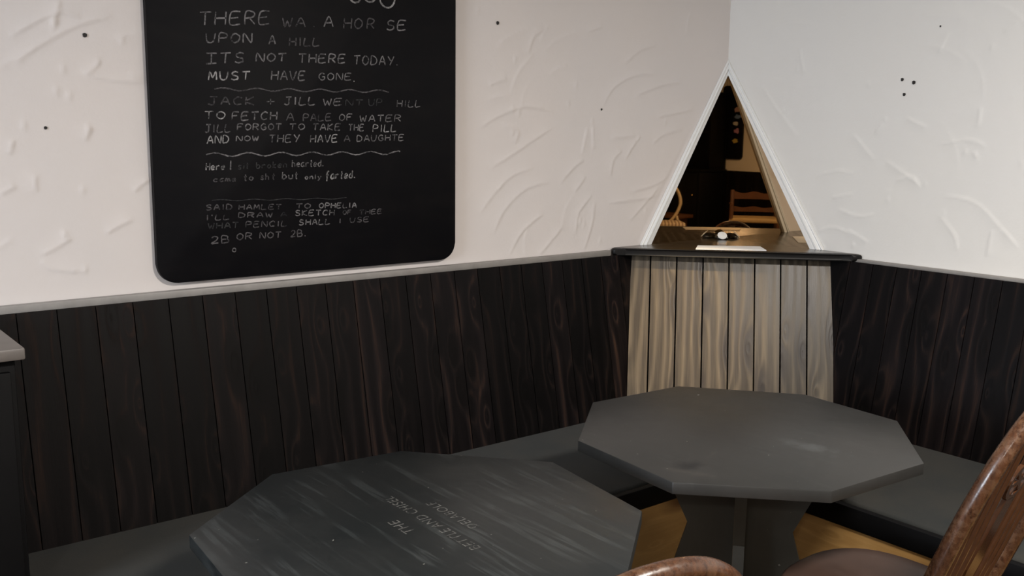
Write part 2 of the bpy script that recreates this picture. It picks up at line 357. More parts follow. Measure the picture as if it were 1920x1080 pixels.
MAT['slate_leg'] = slate('slate_leg', (.030, .032, .027), (.05, .05, .042), ((.07, .07, .06), .2), [])
def suede():
    m = M('bench_suede'); co = m.coord(); f = m.noise(co, 5, 4, .6); g = m.noise(co, 240, 3, .7)
    col = m.mix(m.ramp(f, [(.3, 0), (.7, 1)]), (.028, .031, .031), (.048, .045, .039))
    col = m.mix(m.math('MULTIPLY', g, .5), col, (.015, .018, .018))
    m.bump(g, .35, .001); m.b.inputs['Sheen Weight'].default_value = .05
    return m.set(col, .8, 0, .12)
MAT['suede'] = suede()
def chairwood():
    m = M('worn_chair_wood'); co = m.coord()
    f = m.noise(co, 75, 5, .7); g = m.noise(m.coord(scale=(1, 1, .2)), 140, 3, .6); h = m.noise(co, 11, 3, .6)
    col = m.mix(m.ramp(g, [(.3, 0), (.75, 1)]), (.026, .010, .005), (.085, .034, .015))
    col = m.mix(m.math('MULTIPLY', m.ramp(f, [(.40, 0), (.68, 1)]), m.ramp(h, [(.42, .05), (.66, .62)])), col, (.19, .112, .062))
    col = m.mix(m.math('MULTIPLY', m.ramp(f, [(.30, .7), (.40, 0)]), m.ramp(h, [(.4, 0), (.55, 1)])), col, (.012, .007, .006))
    m.bump(f, .25, .0012)
    return m.set(col, m.ramp(f, [(.35, .18), (.65, .36)]), 0, .6)
MAT['chair_wood'] = chairwood()
MAT['chair_seat'] = simple('chair_seat', (.055, .032, .024), .38, spec=.5, var=.45, scale=9)
MAT['chair_stain'] = simple('chair_stain', (.060, .024, .010), .2, spec=.6, var=.35, scale=45)
def chalkboard():
    m = M('chalkboard_black'); co = m.coord(); f = m.noise(m.coord(scale=(2, 1, 5)), 3, 5, .65, .4)
    col = m.mix(m.ramp(f, [(.45, 0), (.8, 1)]), (.0026, .0025, .0036), (.006, .0052, .0058))
    return m.set(col, .55, 0, .12)
MAT['chalkboard'] = chalkboard()
def chalk(name, c, cover):
    m = M(name); f = m.noise(m.coord(), 190, 3, .7); g = m.noise(m.coord(), 30, 3, .6)
    k = m.math('ADD', m.math('MULTIPLY', m.ramp(f, [(.38, 0), (.6, 1)]), .6), m.math('MULTIPLY', m.ramp(g, [(.38, 0), (.6, 1)]), .55), None, True)
    return m.set(m.mix(m.math('MULTIPLY', k, cover), (.006, .006, .008), c), .9, 0, .1)
CHALKM = [chalk('chalk_%s' % n, c, k) for n, c, k in (('ghost', (.10, .10, .10), .45), ('faint', (.17, .16, .165), .6), ('soft', (.27, .26, .265), .75), ('clear', (.42, .41, .41), .85), ('white', (.75, .75, .74), 1.0))]
MAT['engraving'] = chalk('engraving_worn', (.15, .15, .142), .8)
MAT['rush'] = simple('rush', (.42, .30, .14), .7, var=.3, scale=60)
MAT['reddish_wood'] = simple('reddish_wood', (.11, .045, .02), .4, var=.3, scale=20)
MAT['cream_wood'] = simple('cream_wood', (.42, .33, .2), .45, var=.15)
def stripes():
    m = M('striped_cloth'); wv = m.n.new('ShaderNodeTexWave'); wv.inputs['Scale'].default_value = 9; m.link(m.coord(), wv.inputs[0])
    return m.set(m.mix(wv.outputs['Fac'], (.20, .13, .08), (.52, .44, .32)), .8)
MAT['stripes'] = stripes()
MAT['china'] = simple('china', (.8, .8, .78), .25, var=.02)

# ------------------------------------------------------------------ setting
def seg_dist(P, poly):
    d = np.full(len(P), 9.0); side = np.zeros(len(P)); tt = np.zeros(len(P))
    poly = np.array(poly)
    n = len(poly) - 1
    for i in range(n):
        a, b = poly[i], poly[i + 1]; v = b - a; L = v @ v
        t = np.clip(((P - a) @ v) / L, 0, 1); q = P - (a + t[:, None] * v); dd = np.hypot(q[:, 0], q[:, 1])
        s = np.sign(v[0] * q[:, 1] - v[1] * q[:, 0]); m = dd < d
        d = np.where(m, dd, d); side = np.where(m, s, side); tt = np.where(m, (i + t) / n, tt)
    return d, side, tt
def smooth_poly(p, k=5):
    p = [np.array(q) for q in p]; out = []
    for i in range(len(p) - 1):
        p0 = p[max(i - 1, 0)]; p1 = p[i]; p2 = p[i + 1]; p3 = p[min(i + 2, len(p) - 1)]
        for j in range(k):
            t = j / k; out.append(.5 * (2 * p1 + (p2 - p0) * t + (2 * p0 - 5 * p1 + 4 * p2 - p3) * t * t + (3 * p1 - p0 - 3 * p2 + p3) * t ** 3))
    out.append(p[-1]); return out
def plaster_relief(S, Z, strokes, bumps, seed):
    rng = np.random.RandomState(seed); P = np.stack([S.ravel(), Z.ravel()], 1); h = np.zeros(len(P))
    for k in range(26):                                   # broad waviness of a hand-trowelled wall
        f = rng.uniform(4, 17); a = rng.uniform(0, 2 * PI); h += np.sin(P @ np.array([np.cos(a), np.sin(a)]) * f + rng.uniform(0, 6.28)) * .0018 / f
    extra = []
    smin, smax = P[:, 0].min(), P[:, 0].max()
    for k in range(int(46 * (smax - smin) / 3)):          # quieter random trowel sweeps
        c = np.array([rng.uniform(smin, smax), rng.uniform(1.0, 2.1)]); r = rng.uniform(.06, .3); a0 = rng.uniform(1.2, 2.6); da = rng.uniform(.35, 1.0)
        extra.append((c + np.array([[np.cos(a0 + da * t) * r, np.sin(a0 + da * t) * r * .8] for t in np.linspace(0, 1, 7)]), rng.uniform(.3, .7)))
    for poly, amp in [(smooth_poly(s), 1.0) for s in strokes] + extra:
        poly = np.array(poly); lo = poly.min(0) - .03; hi = poly.max(0) + .03
        m = (P[:, 0] > lo[0]) & (P[:, 0] < hi[0]) & (P[:, 1] > lo[1]) & (P[:, 1] < hi[1])
        if not m.any(): continue
        d, s, t = seg_dist(P[m], poly)
        env = np.clip(np.minimum(t, 1 - t) * 5, 0, 1) ** .6
        h[m] += amp * env * (.0016 * np.exp(-(d / .0045) ** 2) + np.where(s > 0, .0013 * np.exp(-(d / .020) ** 2), 0))
    for b in bumps:
        m = (np.abs(P[:, 0] - b[0]) < .04) & (np.abs(P[:, 1] - b[1]) < .04)
        d = np.hypot((P[m, 0] - b[0]), (P[m, 1] - b[1]) * .6); h[m] += .0022 * np.exp(-(d / .006) ** 2)
    return h.reshape(S.shape)
RELIEF = {}
def plaster_wall(name, axis, s0, s1, strokes, bumps, mat, seed):
    """axis 'x': wall on plane y=0 along x; axis 'y': wall on plane x=0 along y.  A finely trowelled band where the photo sees it, plain above and below."""
    step = .0055
    ns = int((s1 - s0) / step) + 1; zz = np.arange(.93, 2.0, step)
    ss = np.linspace(s0, s1, ns); S, Z = np.meshgrid(ss, zz)
    h = plaster_relief(S, Z, strokes, bumps, seed)
    fade = np.clip((-.0 - S) / .05, 0, 1) * np.clip((S - s0) / .2, 0, 1) * np.clip((Z - .93) / .05, 0, 1) * np.clip((1.995 - Z) / .1, 0, 1)
    # keep flat behind the mirrors so that the panes lie flush
    tri = np.clip((Z - (1.72 + S * 1.42)) / .03, 0, 1)
    fade = fade * np.maximum(tri, .0)
    h = (h + .0008) * fade
    print(name, 'relief', h.min(), h.max())
    RELIEF[axis] = (S, Z, h)
    if axis == 'x': V = np.stack([S, -h, Z], -1).reshape(-1, 3)
    else: V = np.stack([-h, S, Z], -1).reshape(-1, 3)
    nz = len(zz); idx = np.arange(nz * ns).reshape(nz, ns)
    F = np.stack([idx[:-1, :-1], idx[:-1, 1:], idx[1:, 1:], idx[1:, :-1]], -1).reshape(-1, 4)
    V = V.tolist(); F = F.tolist(); far = -6.3 if axis == 'x' else -6.8
    def quad(a0, a1, z0, z1):
        b = len(V)
        for a, z in ((a0, z0), (a1, z0), (a1, z1), (a0, z1)): V.append((a, 0, z) if axis == 'x' else (0, a, z))
        F.append([b, b + 1, b + 2, b + 3])
    quad(s0, s1, 0, zz[0]); quad(s0, s1, zz[-1], CEIL); quad(far, s0, 0, CEIL)
    if axis == 'y': F = [f[::-1] for f in F]
    me = bpy.data.meshes.new(name); me.from_pydata(V, [], F); me.materials.append(mat)
    for p in me.polygons: p.use_smooth = True
    o = bpy.data.objects.new(name, me); C.objects.link(o); return tag(o, kind='structure')
wall_left = plaster_wall('wall_left', 'x', -3.0, 0.0, STROKES_L, BUMPS_L, MAT['plaster_left'], 3)
wall_right = plaster_wall('wall_right', 'y', -1.8, 0.0, STROKES_R, BUMPS_R, MAT['plaster_right'], 8)
def plain(name, x0, x1, y0, y1, z0, z1, mat):
    bm = bmesh.new(); box(bm, x0, x1, y0, y1, z0, z1); return tag(obj(name, bm, mat, smooth=False), kind='structure')
FX, FY = -6.3, -6.8
def floor_mesh():
    bm = bmesh.new(); uvl = bm.loops.layers.uv.new('UVMap'); tl = bm.verts.layers.float.new('tint'); random.seed(5)
    x = FX
    while x < 0:
        x2 = min(x + .12, 0); y = FY
        while y < 0:
            y2 = min(y + random.uniform(1.2, 2.2), 0); q = [bm.verts.new(v) for v in ((x + .001, y + .001, 0), (x2 - .001, y + .001, 0), (x2 - .001, y2 - .001, 0), (x + .001, y2 - .001, 0))]
            f = bm.faces.new(q); t = random.random(); ou, ov = random.random() * 5, random.random() * 5
            for v in q: v[tl] = t
            for lp, (a, b) in zip(f.loops, ((0, 0), (.12, 0), (.12, y2 - y), (0, y2 - y))): lp[uvl].uv = (a + ou, b + ov)
            y = y2
        x = x2
    q = [bm.verts.new(v) for v in ((FX - .1, FY - .1, -.01), (.1, FY - .1, -.01), (.1, .1, -.01), (FX - .1, .1, -.01))]; bm.faces.new(q)
    return bm
tag(obj('floor', floor_mesh(), MAT['floor_wood'], smooth=False), kind='structure')
plain('ceiling', FX - .1, .1, FY - .1, .1, CEIL, CEIL + .05, MAT['ceiling'])
plain('wall_back', FX - .1, 0.1, FY - .1, FY, 0, CEIL, MAT['plaster_far'])
plain('wall_far', FX - .1, FX, FY, 0.05, 0, CEIL, MAT['plaster_far'])
# boarded dado on the far wall, seen in the mirrors
def planks(bm, TL, TR, BL, BR, n, depth, gap=.0025, bev=.003, seed=0, widths=None, worn=None):
    """n vertical boards filling a quad; depth is the board thickness behind the face"""
    uvl = bm.loops.layers.uv.verify(); tl = bm.verts.layers.float.get('tint') or bm.verts.layers.float.new('tint')
    rnd = random.Random(seed); TL, TR, BL, BR = map(Vector, (TL, TR, BL, BR))
    nrm = ((TR - TL).cross(BL - TL)).normalized()
    W = (TR - TL).length; H = (BL - TL).length
    edges = widths or [i / n for i in range(n + 1)]
    for i in range(len(edges) - 1):
        t0, t1 = edges[i] + gap / 2 / W, edges[i + 1] - gap / 2 / W
        b = bev / W
        face = []
        def P(t, s, dpt): return (TL.lerp(TR, t)).lerp(BL.lerp(BR, t), s) - nrm * dpt
        sect = [(t0, depth), (t0, bev), (t0 + b, 0), (t1 - b, 0), (t1, bev), (t1, depth)]
        top = [bm.verts.new(P(t, 0, d)) for t, d in sect]; bot = [bm.verts.new(P(t, 1, d)) for t, d in sect]
        tint = rnd.random(); ou, ov = rnd.random() * 9, rnd.random() * 9
        for v in top + bot: v[tl] = tint
        m = len(sect); fs = []
        for k in range(m):
            f = bm.faces.new((top[k], bot[k], bot[(k + 1) % m], top[(k + 1) % m])); fs.append(f)
        fs.append(bm.faces.new(top[::-1])); fs.append(bm.faces.new(bot))
        if worn is not None and t0 > worn and rnd.random() < .85: fs[1].material_index = 1
        uvm = {}
        for v, (t, d) in zip(top, sect): uvm[v] = (t * W - t0 * W + ou + d, ov)
        for v, (t, d) in zip(bot, sect): uvm[v] = (t * W - t0 * W + ou + d, ov + H)
        for f in fs:
            for lp in f.loops: lp[uvl].uv = uvm[lp.vert]
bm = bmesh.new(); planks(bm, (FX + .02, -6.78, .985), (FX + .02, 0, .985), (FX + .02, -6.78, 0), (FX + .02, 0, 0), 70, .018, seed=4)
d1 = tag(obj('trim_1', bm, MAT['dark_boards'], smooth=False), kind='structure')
# window on the far wall, giving cool daylight
win = thing('window_1', None, None, (FX, -1.5, 1.6)); tag(win, kind='structure')
bm = bmesh.new()
for a in ((-.75, -.68, -.65, .65), (.68, .75, -.65, .65), (-.75, .75, -.65, -.58), (-.75, .75, .58, .65), (-.02, .02, -.6, .6)):
    box(bm, 0, .05, a[0], a[1], a[2], a[3], .004)
obj('window_frame', bm, MAT['white_gloss'], win)
bm = bmesh.new(); box(bm, .006, .012, -.69, .69, -.59, .59); obj('pane', bm, emis('daylit_glass', (.72, .84, 1.0), 2.0), win, False)

def nail_hole(wall, s, z, r, axis):
    bm = bmesh.new(); n = 10
    for rr, d in ((r, .0035),):
        c = bm.verts.new((0, 0, 0)); ring = [bm.verts.new((math.cos(2 * PI * k / n) * rr * (1 + .2 * math.sin(k * 2.1)), math.sin(2 * PI * k / n) * rr, .0012)) for k in range(n)]
        for k in range(n): bm.faces.new((c, ring[k], ring[(k + 1) % n]))
    o = obj('nail_hole', bm, MAT['nail_dark'], wall)
    S_, Z_, h_ = RELIEF[axis]; i = np.argmin((S_ - s) ** 2 + (Z_ - z) ** 2); d = float(h_.ravel()[i]) + .0006
    o.location = (s, -d, z) if axis == 'x' else (-d, s, z)
    o.rotation_euler = (PI / 2, 0, 0) if axis == 'x' else (PI / 2, 0, -PI / 2)
for s, z, r in ((-2.389, 1.661, .0055), (-2.49, 1.439, .004), (-1.135, 1.781, .006), (-.672, 1.52, .004)): nail_hole(wall_left, s, z, r, 'x')
for s, z, r in ((-.741, 1.626, .0055), (-.783, 1.615, .0065), (-.752, 1.577, .0055), (-.86, 1.79, .003)): nail_hole(wall_right, s, z, r, 'y')

# ------------------------------------------------------------------ the fitted corner bench
DR, DB, ZR, ZS = .0243, .1341, 1.001, .45
S_TOP, S_BOT = .553, .800
def bench(axis, a0, a1, front, label, n_off, c0, c1, board, seed, bead):
    t = thing('fitted_bench', label, 'bench', (((a0 + a1) / 2), -.4, 0) if axis == 'x' else (-.4, (a0 + a1) / 2, 0))
    ox, oy = t.location.x, t.location.y
    def T(a, d, z): return ((a - ox, -d - oy, z) if axis == 'x' else (-d - ox, a - oy, z))
    # leaning boarded back
    xs = []; x = n_off
    while x > a0: xs.append(x); x -= board
    xs.append(a0); xs = xs[::-1]
    if xs[1] - xs[0] < .015: xs.pop(1)
    edges = [(q - a0) / (n_off - a0) for q in xs]
    bm = bmesh.new()
    if axis == 'x': planks(bm, T(a0, DR, ZR), T(n_off, DR, ZR), T(a0, DB + .012, ZS - .06), T(n_off, DB + .012, ZS - .06), 0, .016, seed=seed, widths=edges, worn=.3)
    else:
        ed = [1 - e for e in edges][::-1]
        planks(bm, T(n_off, DR, ZR), T(a0, DR, ZR), T(n_off, DB + .012, ZS - .06), T(a0, DB + .012, ZS - .06), 0, .016, seed=seed, widths=ed, worn=.45)
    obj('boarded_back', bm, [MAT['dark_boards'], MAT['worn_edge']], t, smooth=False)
    # painted bead along the top
    bm = bmesh.new(); p0 = T(a0, DR + .002, ZR); p1 = T(-.628, .0042, ZR + bead)
    box(bm, min(p0[0], p1[0]), max(p0[0], p1[0]), min(p0[1], p1[1]), max(p0[1], p1[1]), ZR + .0005, ZR + bead, .003)
    tag(obj('top_bead', bm, MAT['rail_grey'], t), 'grey painted top bead')
    # cushion
    bm = bmesh.new(); p0 = T(c0, DB - .012, 0); p1 = T(c1, front - .0205, 0)
    box(bm, min(p0[0], p1[0]), max(p0[0], p1[0]), min(p0[1], p1[1]), max(p0[1], p1[1]), .4005, ZS, .010, 3)
    obj('seat_pad', bm, MAT['suede'], t)
    bm = bmesh.new(); p0 = T(c0, front - .02, 0); p1 = T(c1, front + .003, 0)
    box(bm, min(p0[0], p1[0]), max(p0[0], p1[0]), min(p0[1], p1[1]), max(p0[1], p1[1]), .383, ZS - .006, .003)
    tag(obj('seat_rail', bm, MAT['black_paint'], t), 'black rail along the seat front')
    # pine front
    bm = bmesh.new()
    k = front - .022
    if axis == 'x': planks(bm, T(c0, k, .19), T(c0, k, .382), T(c1, k, .19), T(c1, k, .382), 0, .02, seed=seed + 5, widths=[0, 1]); planks(bm, T(c0, k, 0.001), T(c0, k, .19), T(c1, k, 0.001), T(c1, k, .19), 0, .02, seed=seed + 6, widths=[0, 1])
    else: planks(bm, T(c1, k, .19), T(c1, k, .382), T(c0, k, .19), T(c0, k, .382), 0, .02, seed=seed + 5, widths=[0, 1]); planks(bm, T(c1, k, 0.001), T(c1, k, .19), T(c0, k, 0.001), T(c0, k, .19), 0, .02, seed=seed + 6, widths=[0, 1])
    tag(obj('front_panel', bm, MAT['pine'], t, smooth=False), 'pale pine front board')
    return t
bench('x', -2.649, -.125, .705, 'dark boarded fitted bench along the left wall below the blackboard', -.516, -2.649, -.127, .0902, 11, .020)
bench('y', -2.9, -.125, .780, 'dark boarded fitted bench along the right wall behind the spindle chair', -.53, -2.9, -.708, .0885, 31, .012)

# corner panel of pale boards
pan = thing('boarded_screen', 'pale grey-brown boarded panel set across the corner under the black shelf', 'panelling', (-.3, -.3, .45))
bm = bmesh.new()
def cp(t, s, z): return (-s / 2 + t / math.sqrt(2) + .3, -s / 2 - t / math.sqrt(2) + .3, z - .45)
tw = [-.357, -.283, -.189, -.095, -.003, .088, .179, .271, .364]
planks(bm, cp(-.357, S_TOP, 1.0035), cp(.364, S_TOP, 1.0035), cp(-.357, S_BOT, .451), cp(.364, S_BOT, .451), 0, .016, gap=.0055, bev=.002, seed=77, widths=[(a + .357) / .721 for a in tw])
obj('boards', bm, MAT['pale_boards'], pan, smooth=False)
bm = bmesh.new()
q = [cp(-.36, S_TOP - .028, .999), cp(.366, S_TOP - .028, .999), cp(.366, S_BOT - .028, .451), cp(-.36, S_BOT - .028, .451)]
bk = [(x + .008, y + .008, z) for x, y, z in q]
a = [bm.verts.new(v) for v in q]; b = [bm.verts.new(v) for v in bk]
bm.faces.new(a); bm.faces.new(b[::-1])
for i in range(4): bm.faces.new((a[i], a[(i + 1) % 4], b[(i + 1) % 4], b[i]))
tag(obj('backing', bm, MAT['black_paint'], pan, smooth=False), 'black backing in the gaps')

# corner shelf
bm = bmesh.new()
pts = [(-.004, -.004), (-.604, -.004), (-.617, -.012), (-.624, -.030), (-.612, -.040)]
pts += [(-.59, -.058), (-.058, -.592), (-.040, -.622), (-.030, -.634), (-.012, -.640), (-.004, -.640)]
prism(bm, pts, 1.0045, 1.0275, .007, 3)
sh = obj('corner_shelf', bm, MAT['black_shelf'])
bm = bmesh.new(); prism(bm, [(-.006, -.006), (-.598, -.006), (-.570, -.046), (-.046, -.570), (-.006, -.628)], 1.0276, 1.0283)
uvl = bm.loops.layers.uv.new('UVMap')
for f in bm.faces:
    for lp in f.loops: lp[uvl].uv = ((lp.vert.co.x + lp.vert.co.y) * .7, (lp.vert.co.x - lp.vert.co.y) * .7)
tag(obj('shelf_top', bm, MAT['shelf_top'], sh, smooth=False), 'polished brown top face')
tag(sh, 'black triangular corner shelf on top of the pale boarded panel', 'shelf')

# ------------------------------------------------------------------ corner mirrors in white mouldings
def corner_mirror(side, wi, wo, ztop, label):
    t = thing('corner_mirror', label, 'mirror', (-.2, 0, 1.0285) if side == 'x' else (0, -.2, 1.0285))
    z0 = 1.0282
    def T(a, d, z): return ((-a + .2, -d, z - 1.0285) if side == 'x' else (-d, -a + .2, z - 1.0285))
    bm = bmesh.new()
    k = (ztop - z0) / wi; e = .0065 if side == 'x' else .0012
    fr = [T(e, .006, z0), T(wi + .006, .006, z0), T(e, .006, ztop - e * k + .008)]; bk = [T(e, .001, z0), T(wi + .006, .001, z0), T(e, .001, ztop - e * k + .008)]
    a = [bm.verts.new(v) for v in fr]; b = [bm.verts.new(v) for v in bk]
    bm.faces.new(a); bm.faces.new(b[::-1])
    for i in range(3): bm.faces.new((a[i], b[i], b[(i + 1) % 3], a[(i + 1) % 3]))
    obj('mirror_glass', bm, MAT['mirror'], t, smooth=False)
    prof = [(0, .003), (0, .0155), (.03, .0165), (.36, .0165), (.40, .012), (.46, .0125), (.52, .017), (.62, .017), (.70, .010), (.78, .0085), (.9, .0115), (.97, .010), (1.0, .004), (1.0, .001)]
    bm = bmesh.new(); A = []; B = []
    for wv, th in prof:
        bot = wi + (wo - wi) * wv; top = ztop + .047 * wv
        slope = (top - z0) / bot
        A.append(bm.verts.new(T(bot, th, z0))); B.append(bm.verts.new(T(th, th, top - slope * th * .75)))
    n = len(prof)
    for i in range(n): bm.faces.new((A[i], A[(i + 1) % n], B[(i + 1) % n], B[i]))
    bm.faces.new(A); bm.faces.new(B[::-1])
    tag(obj('moulding', bm, MAT['white_gloss'], t, sharp=25), 'white painted moulding')
    return t
corner_mirror('x', .411, .458, 1.682, 'bronze-tinted triangular mirror with white moulding on the left wall')
corner_mirror('y', .431, .486, 1.682, 'bronze-tinted triangular mirror with white moulding on the right wall')

# things on the shelf
pk = thing('puck_lamp', 'small round white-faced black lamp in the mirrored corner of the shelf', 'lamp', (-.036, -.036, 1.0285))
bm = bmesh.new()
lathe(bm, [(.026, 0), (.0275, .004), (.0265, .010), (.022, .015), (.014, .0185), (.002, .020)], 28)
bmesh.ops.rotate(bm, verts=bm.verts, cent=(0, 0, 0), matrix=Matrix.Rotation(0, 3, 'X'))
obj('lamp_body', bm, MAT['black_gloss'], pk)
bm = bmesh.new(); lathe(bm, [(.0001, -.001), (.0185, -.001), (.0185, .0012), (.0001, .0035)], 24)
fc = obj('lamp_face', bm, MAT['china'], pk); fc.location = (-.0135, -.0155, .0155); fc.rotation_euler = (R(33), R(-30), 0)
bm = bmesh.new(); prism(bm, [(-.294, -.140), (-.122, -.292), (-.199, -.379), (-.388, -.212)], 0, .0016)
cd = obj('paper_card', bm, MAT['card'], smooth=False); cd.location = (0, 0, 1.0283)
tag(cd, 'white paper card lying on the black corner shelf', 'card')

# ------------------------------------------------------------------ blackboard with chalk verses
BX0, BX1, BZ0, BZ1 = -2.2475, -1.311, 1.0405, 2.10
bb = thing('blackboard', 'black chalkboard with rounded corners and handwritten verses hung on the left wall', 'blackboard', ((BX0 + BX1) / 2, 0, BZ0))
ox, oz = bb.location.x, bb.location.z
def rrect(x0, x1, z0, z1, r, n=8):
    out = []
    for cx, cz, a0 in ((x1 - r, z0 + r, -90), (x1 - r, z1 - r, 0), (x0 + r, z1 - r, 90), (x0 + r, z0 + r, 180)):
        for k in range(n + 1):
            a = R(a0 + 90 * k / n); out.append((cx + r * math.cos(a), cz + r * math.sin(a)))
    return out
bm = bmesh.new()
prism(bm, rrect(BX0 - ox, BX1 - ox, BZ0 - oz, BZ1 - oz, .052), 0, .017, .0025, 2)
bmesh.ops.rotate(bm, verts=bm.verts, cent=(0, 0, 0), matrix=Matrix.Rotation(PI / 2, 3, 'X'))
bmesh.ops.translate(bm, verts=bm.verts, vec=(0, -.0055, 0))
obj('board', bm, MAT['chalkboard'], bb, sharp=40)
G = {  # strokes of a hand-printed alphabet on a unit square
 'A': [[(0, 0), (.5, 1), (1, 0)], [(.2, .38), (.8, .38)]], 'B': [[(0, 0), (0, 1), (.7, .95), (.8, .72), (.6, .54), (0, .52)], [(.6, .54), (.95, .35), (.8, .06), (0, 0)]],
 'C': [[(.95, .85), (.6, 1), (.15, .75), (.05, .4), (.3, .05), (.9, .1)]], 'D': [[(0, 0), (.05, 1), (.7, .85), (.95, .5), (.7, .1), (0, 0)]],
 'E': [[(.95, 1), (.1, .95), (0, 0), (.95, .03)], [(.05, .5), (.75, .55)]], 'F': [[(.95, 1), (.1, .97), (0, 0)], [(.05, .5), (.7, .55)]],
 'G': [[(.9, .85), (.5, 1), (.1, .7), (.1, .3), (.5, 0), (.9, .15), (.9, .45), (.55, .45)]], 'H': [[(.05, 1), (0, 0)], [(1, 1), (.95, 0)], [(0, .5), (1, .52)]],
 'I': [[(.5, 1), (.5, 0)]], '1': [[(.5, 1), (.5, 0)], [(0, 1), (1, .98)], [(0, 0), (1, .03)]], 'J': [[(.2, 1), (1, 1)], [(.65, 1), (.65, .2), (.35, 0), (0, .15)]], 'K': [[(.05, 1), (0, 0)], [(.9, 1), (.05, .45), (.95, 0)]],
 'L': [[(.1, 1), (0, 0), (.95, .04)]], 'M': [[(0, 0), (.15, 1), (.5, .3), (.85, 1), (1, 0)]], 'N': [[(0, 0), (.08, 1), (.9, 0), (1, 1)]],
 'O': [[(.5, 1), (.1, .75), (.05, .3), (.45, 0), (.9, .25), (.95, .7), (.5, 1)]], 'P': [[(0, 0), (.1, 1), (.8, .95), (.95, .7), (.7, .5), (.05, .48)]],
 'R': [[(0, 0), (.08, 1), (.8, .95), (.9, .7), (.6, .52), (.05, .48)], [(.4, .5), (.95, 0)]], 'S': [[(.9, .88), (.5, 1), (.15, .8), (.3, .55), (.8, .42), (.85, .12), (.4, 0), (.05, .12)]],
 'T': [[(0, .97), (1, 1)], [(.5, .98), (.45, 0)]], 'U': [[(0, 1), (.08, .2), (.45, 0), (.85, .2), (1, 1)]], 'V': [[(0, 1), (.45, 0), (1, 1)]],
 'W': [[(0, 1), (.25, 0), (.5, .65), (.75, 0), (1, 1)]], 'Y': [[(0, 1), (.5, .5)], [(1, 1), (.4, 0)]], '2': [[(.05, .8), (.4, 1), (.85, .8), (.6, .4), (0, .02), (.95, .05)]],
 '+': [[(.5, .9), (.5, .1)], [(.05, .5), (.95, .5)]], '.': [[(.4, 0), (.5, .14)]], "'": [[(.5, 1), (.4, .75)]],
 'a': [[(.9, .55), (.4, .6), (.05, .25), (.4, 0), (.85, .2), (.9, .58), (.95, 0)]], 'b': [[(.05, 1), (.05, 0)], [(.05, .4), (.5, .6), (.9, .3), (.5, 0), (.05, .1)]],
 'c': [[(.9, .5), (.4, .6), (.05, .25), (.4, 0), (.9, .1)]], 'd': [[(.9, 1), (.9, 0)], [(.9, .4), (.45, .58), (.05, .25), (.45, 0), (.9, .15)]], 'e': [[(.05, .3), (.9, .35), (.6, .6), (.1, .4), (.2, .05), (.9, .08)]],
 'f': [[(.9, .95), (.55, 1), (.4, .7), (.4, -.25)], [(.1, .5), (.8, .52)]], 'h': [[(.05, 1), (.05, 0)], [(.05, .4), (.5, .6), (.85, .4), (.85, 0)]], 'i': [[(.5, .55), (.5, 0)], [(.5, .8), (.5, .86)]],
 'k': [[(.1, 1), (.1, 0)], [(.85, .6), (.1, .28), (.9, 0)]], 'l': [[(.4, 1), (.5, 0)]], 'm': [[(0, 0), (0, .55), (.25, .58), (.45, .4), (.45, 0)], [(.45, .4), (.75, .58), (.95, .4), (.95, 0)]],
 'n': [[(.05, 0), (.05, .58)], [(.05, .4), (.5, .6), (.85, .4), (.85, 0)]], 'o': [[(.5, .6), (.08, .3), (.5, 0), (.92, .3), (.5, .6)]], 'r': [[(.1, 0), (.1, .58)], [(.1, .35), (.5, .58), (.9, .5)]],
 's': [[(.85, .52), (.4, .6), (.2, .42), (.75, .22), (.6, 0), (.05, .08)]], 't': [[(.5, .95), (.45, .1), (.8, .02)], [(.1, .6), (.9, .62)]], 'u': [[(.05, .58), (.1, .1), (.5, 0), (.85, .15)], [(.88, .58), (.9, 0)]],
 'y': [[(.05, .58), (.5, .1)], [(.95, .6), (.5, -.1), (.05, -.38)]],
}
rnd = random.Random(12)
def ribbon(bm, pts, wid, d):
    """a chalk line lying on the board face: pts in (x,z) metres on the board"""
    P = [Vector((p[0], p[1])) for p in pts]
    n = len(P); L = []; Rr = []
    for i in range(n):
        t = (P[min(i + 1, n - 1)] - P[max(i - 1, 0)])
        if t.length < 1e-7: t = Vector((1, 0))
        t.normalize(); nn = Vector((-t.y, t.x)); wv = wid * (.5 + rnd.uniform(-.12, .12))
        a = P[i] + nn * wv; b = P[i] - nn * wv
        L.append(bm.verts.new((a.x, -d, a.y))); Rr.append(bm.verts.new((b.x, -d, b.y)))
    for i in range(n - 1): bm.faces.new((L[i], L[i + 1], Rr[i + 1], Rr[i]))
def densify(pl, k=4): return [tuple(v) for v in smooth_poly(pl, k)] if len(pl) > 2 else pl
def word(bm, wd):
    t, x0, z0, x1, z1, h, br = wd
    wid = .0036 if h > .02 else .003
    if t == '~':
        n = 90; A = .0055 * (h / .0054 if h < .0054 else 1); pl = []
        for i in range(n + 1):
            u = i / n; x = x0 + (x1 - x0) * u
            pl.append((x - ox, z0 + (z1 - z0) * u - oz + A * math.sin(u * (x1 - x0) / .047 * 2 * PI * .5) * (1 if i % 2 else .8)))
        ribbon(bm, pl, .0022 if br == 0 else .0034, .0229)
        return
    n = len(t); wtot = sum((.7 if c == "t" else .45 if c in "I'.li" else 1) for c in t) + .38 * (n - 1); x = 0
    for c in t:
        cw = .7 if c == "t" else .45 if c in "I'.li" else 1
        for st in G[c]:
            sl = .07
            pl = []
            for (a, b) in densify(st):
                u = (x + a * cw) / wtot
                pl.append((x0 + (x1 - x0) * u - ox + sl * b * h + rnd.uniform(-.0004, .0004), z0 + (z1 - z0) * u - oz + b * h + rnd.uniform(-.0004, .0004)))
            ribbon(bm, pl, wid, .0229)
        x += cw + .38
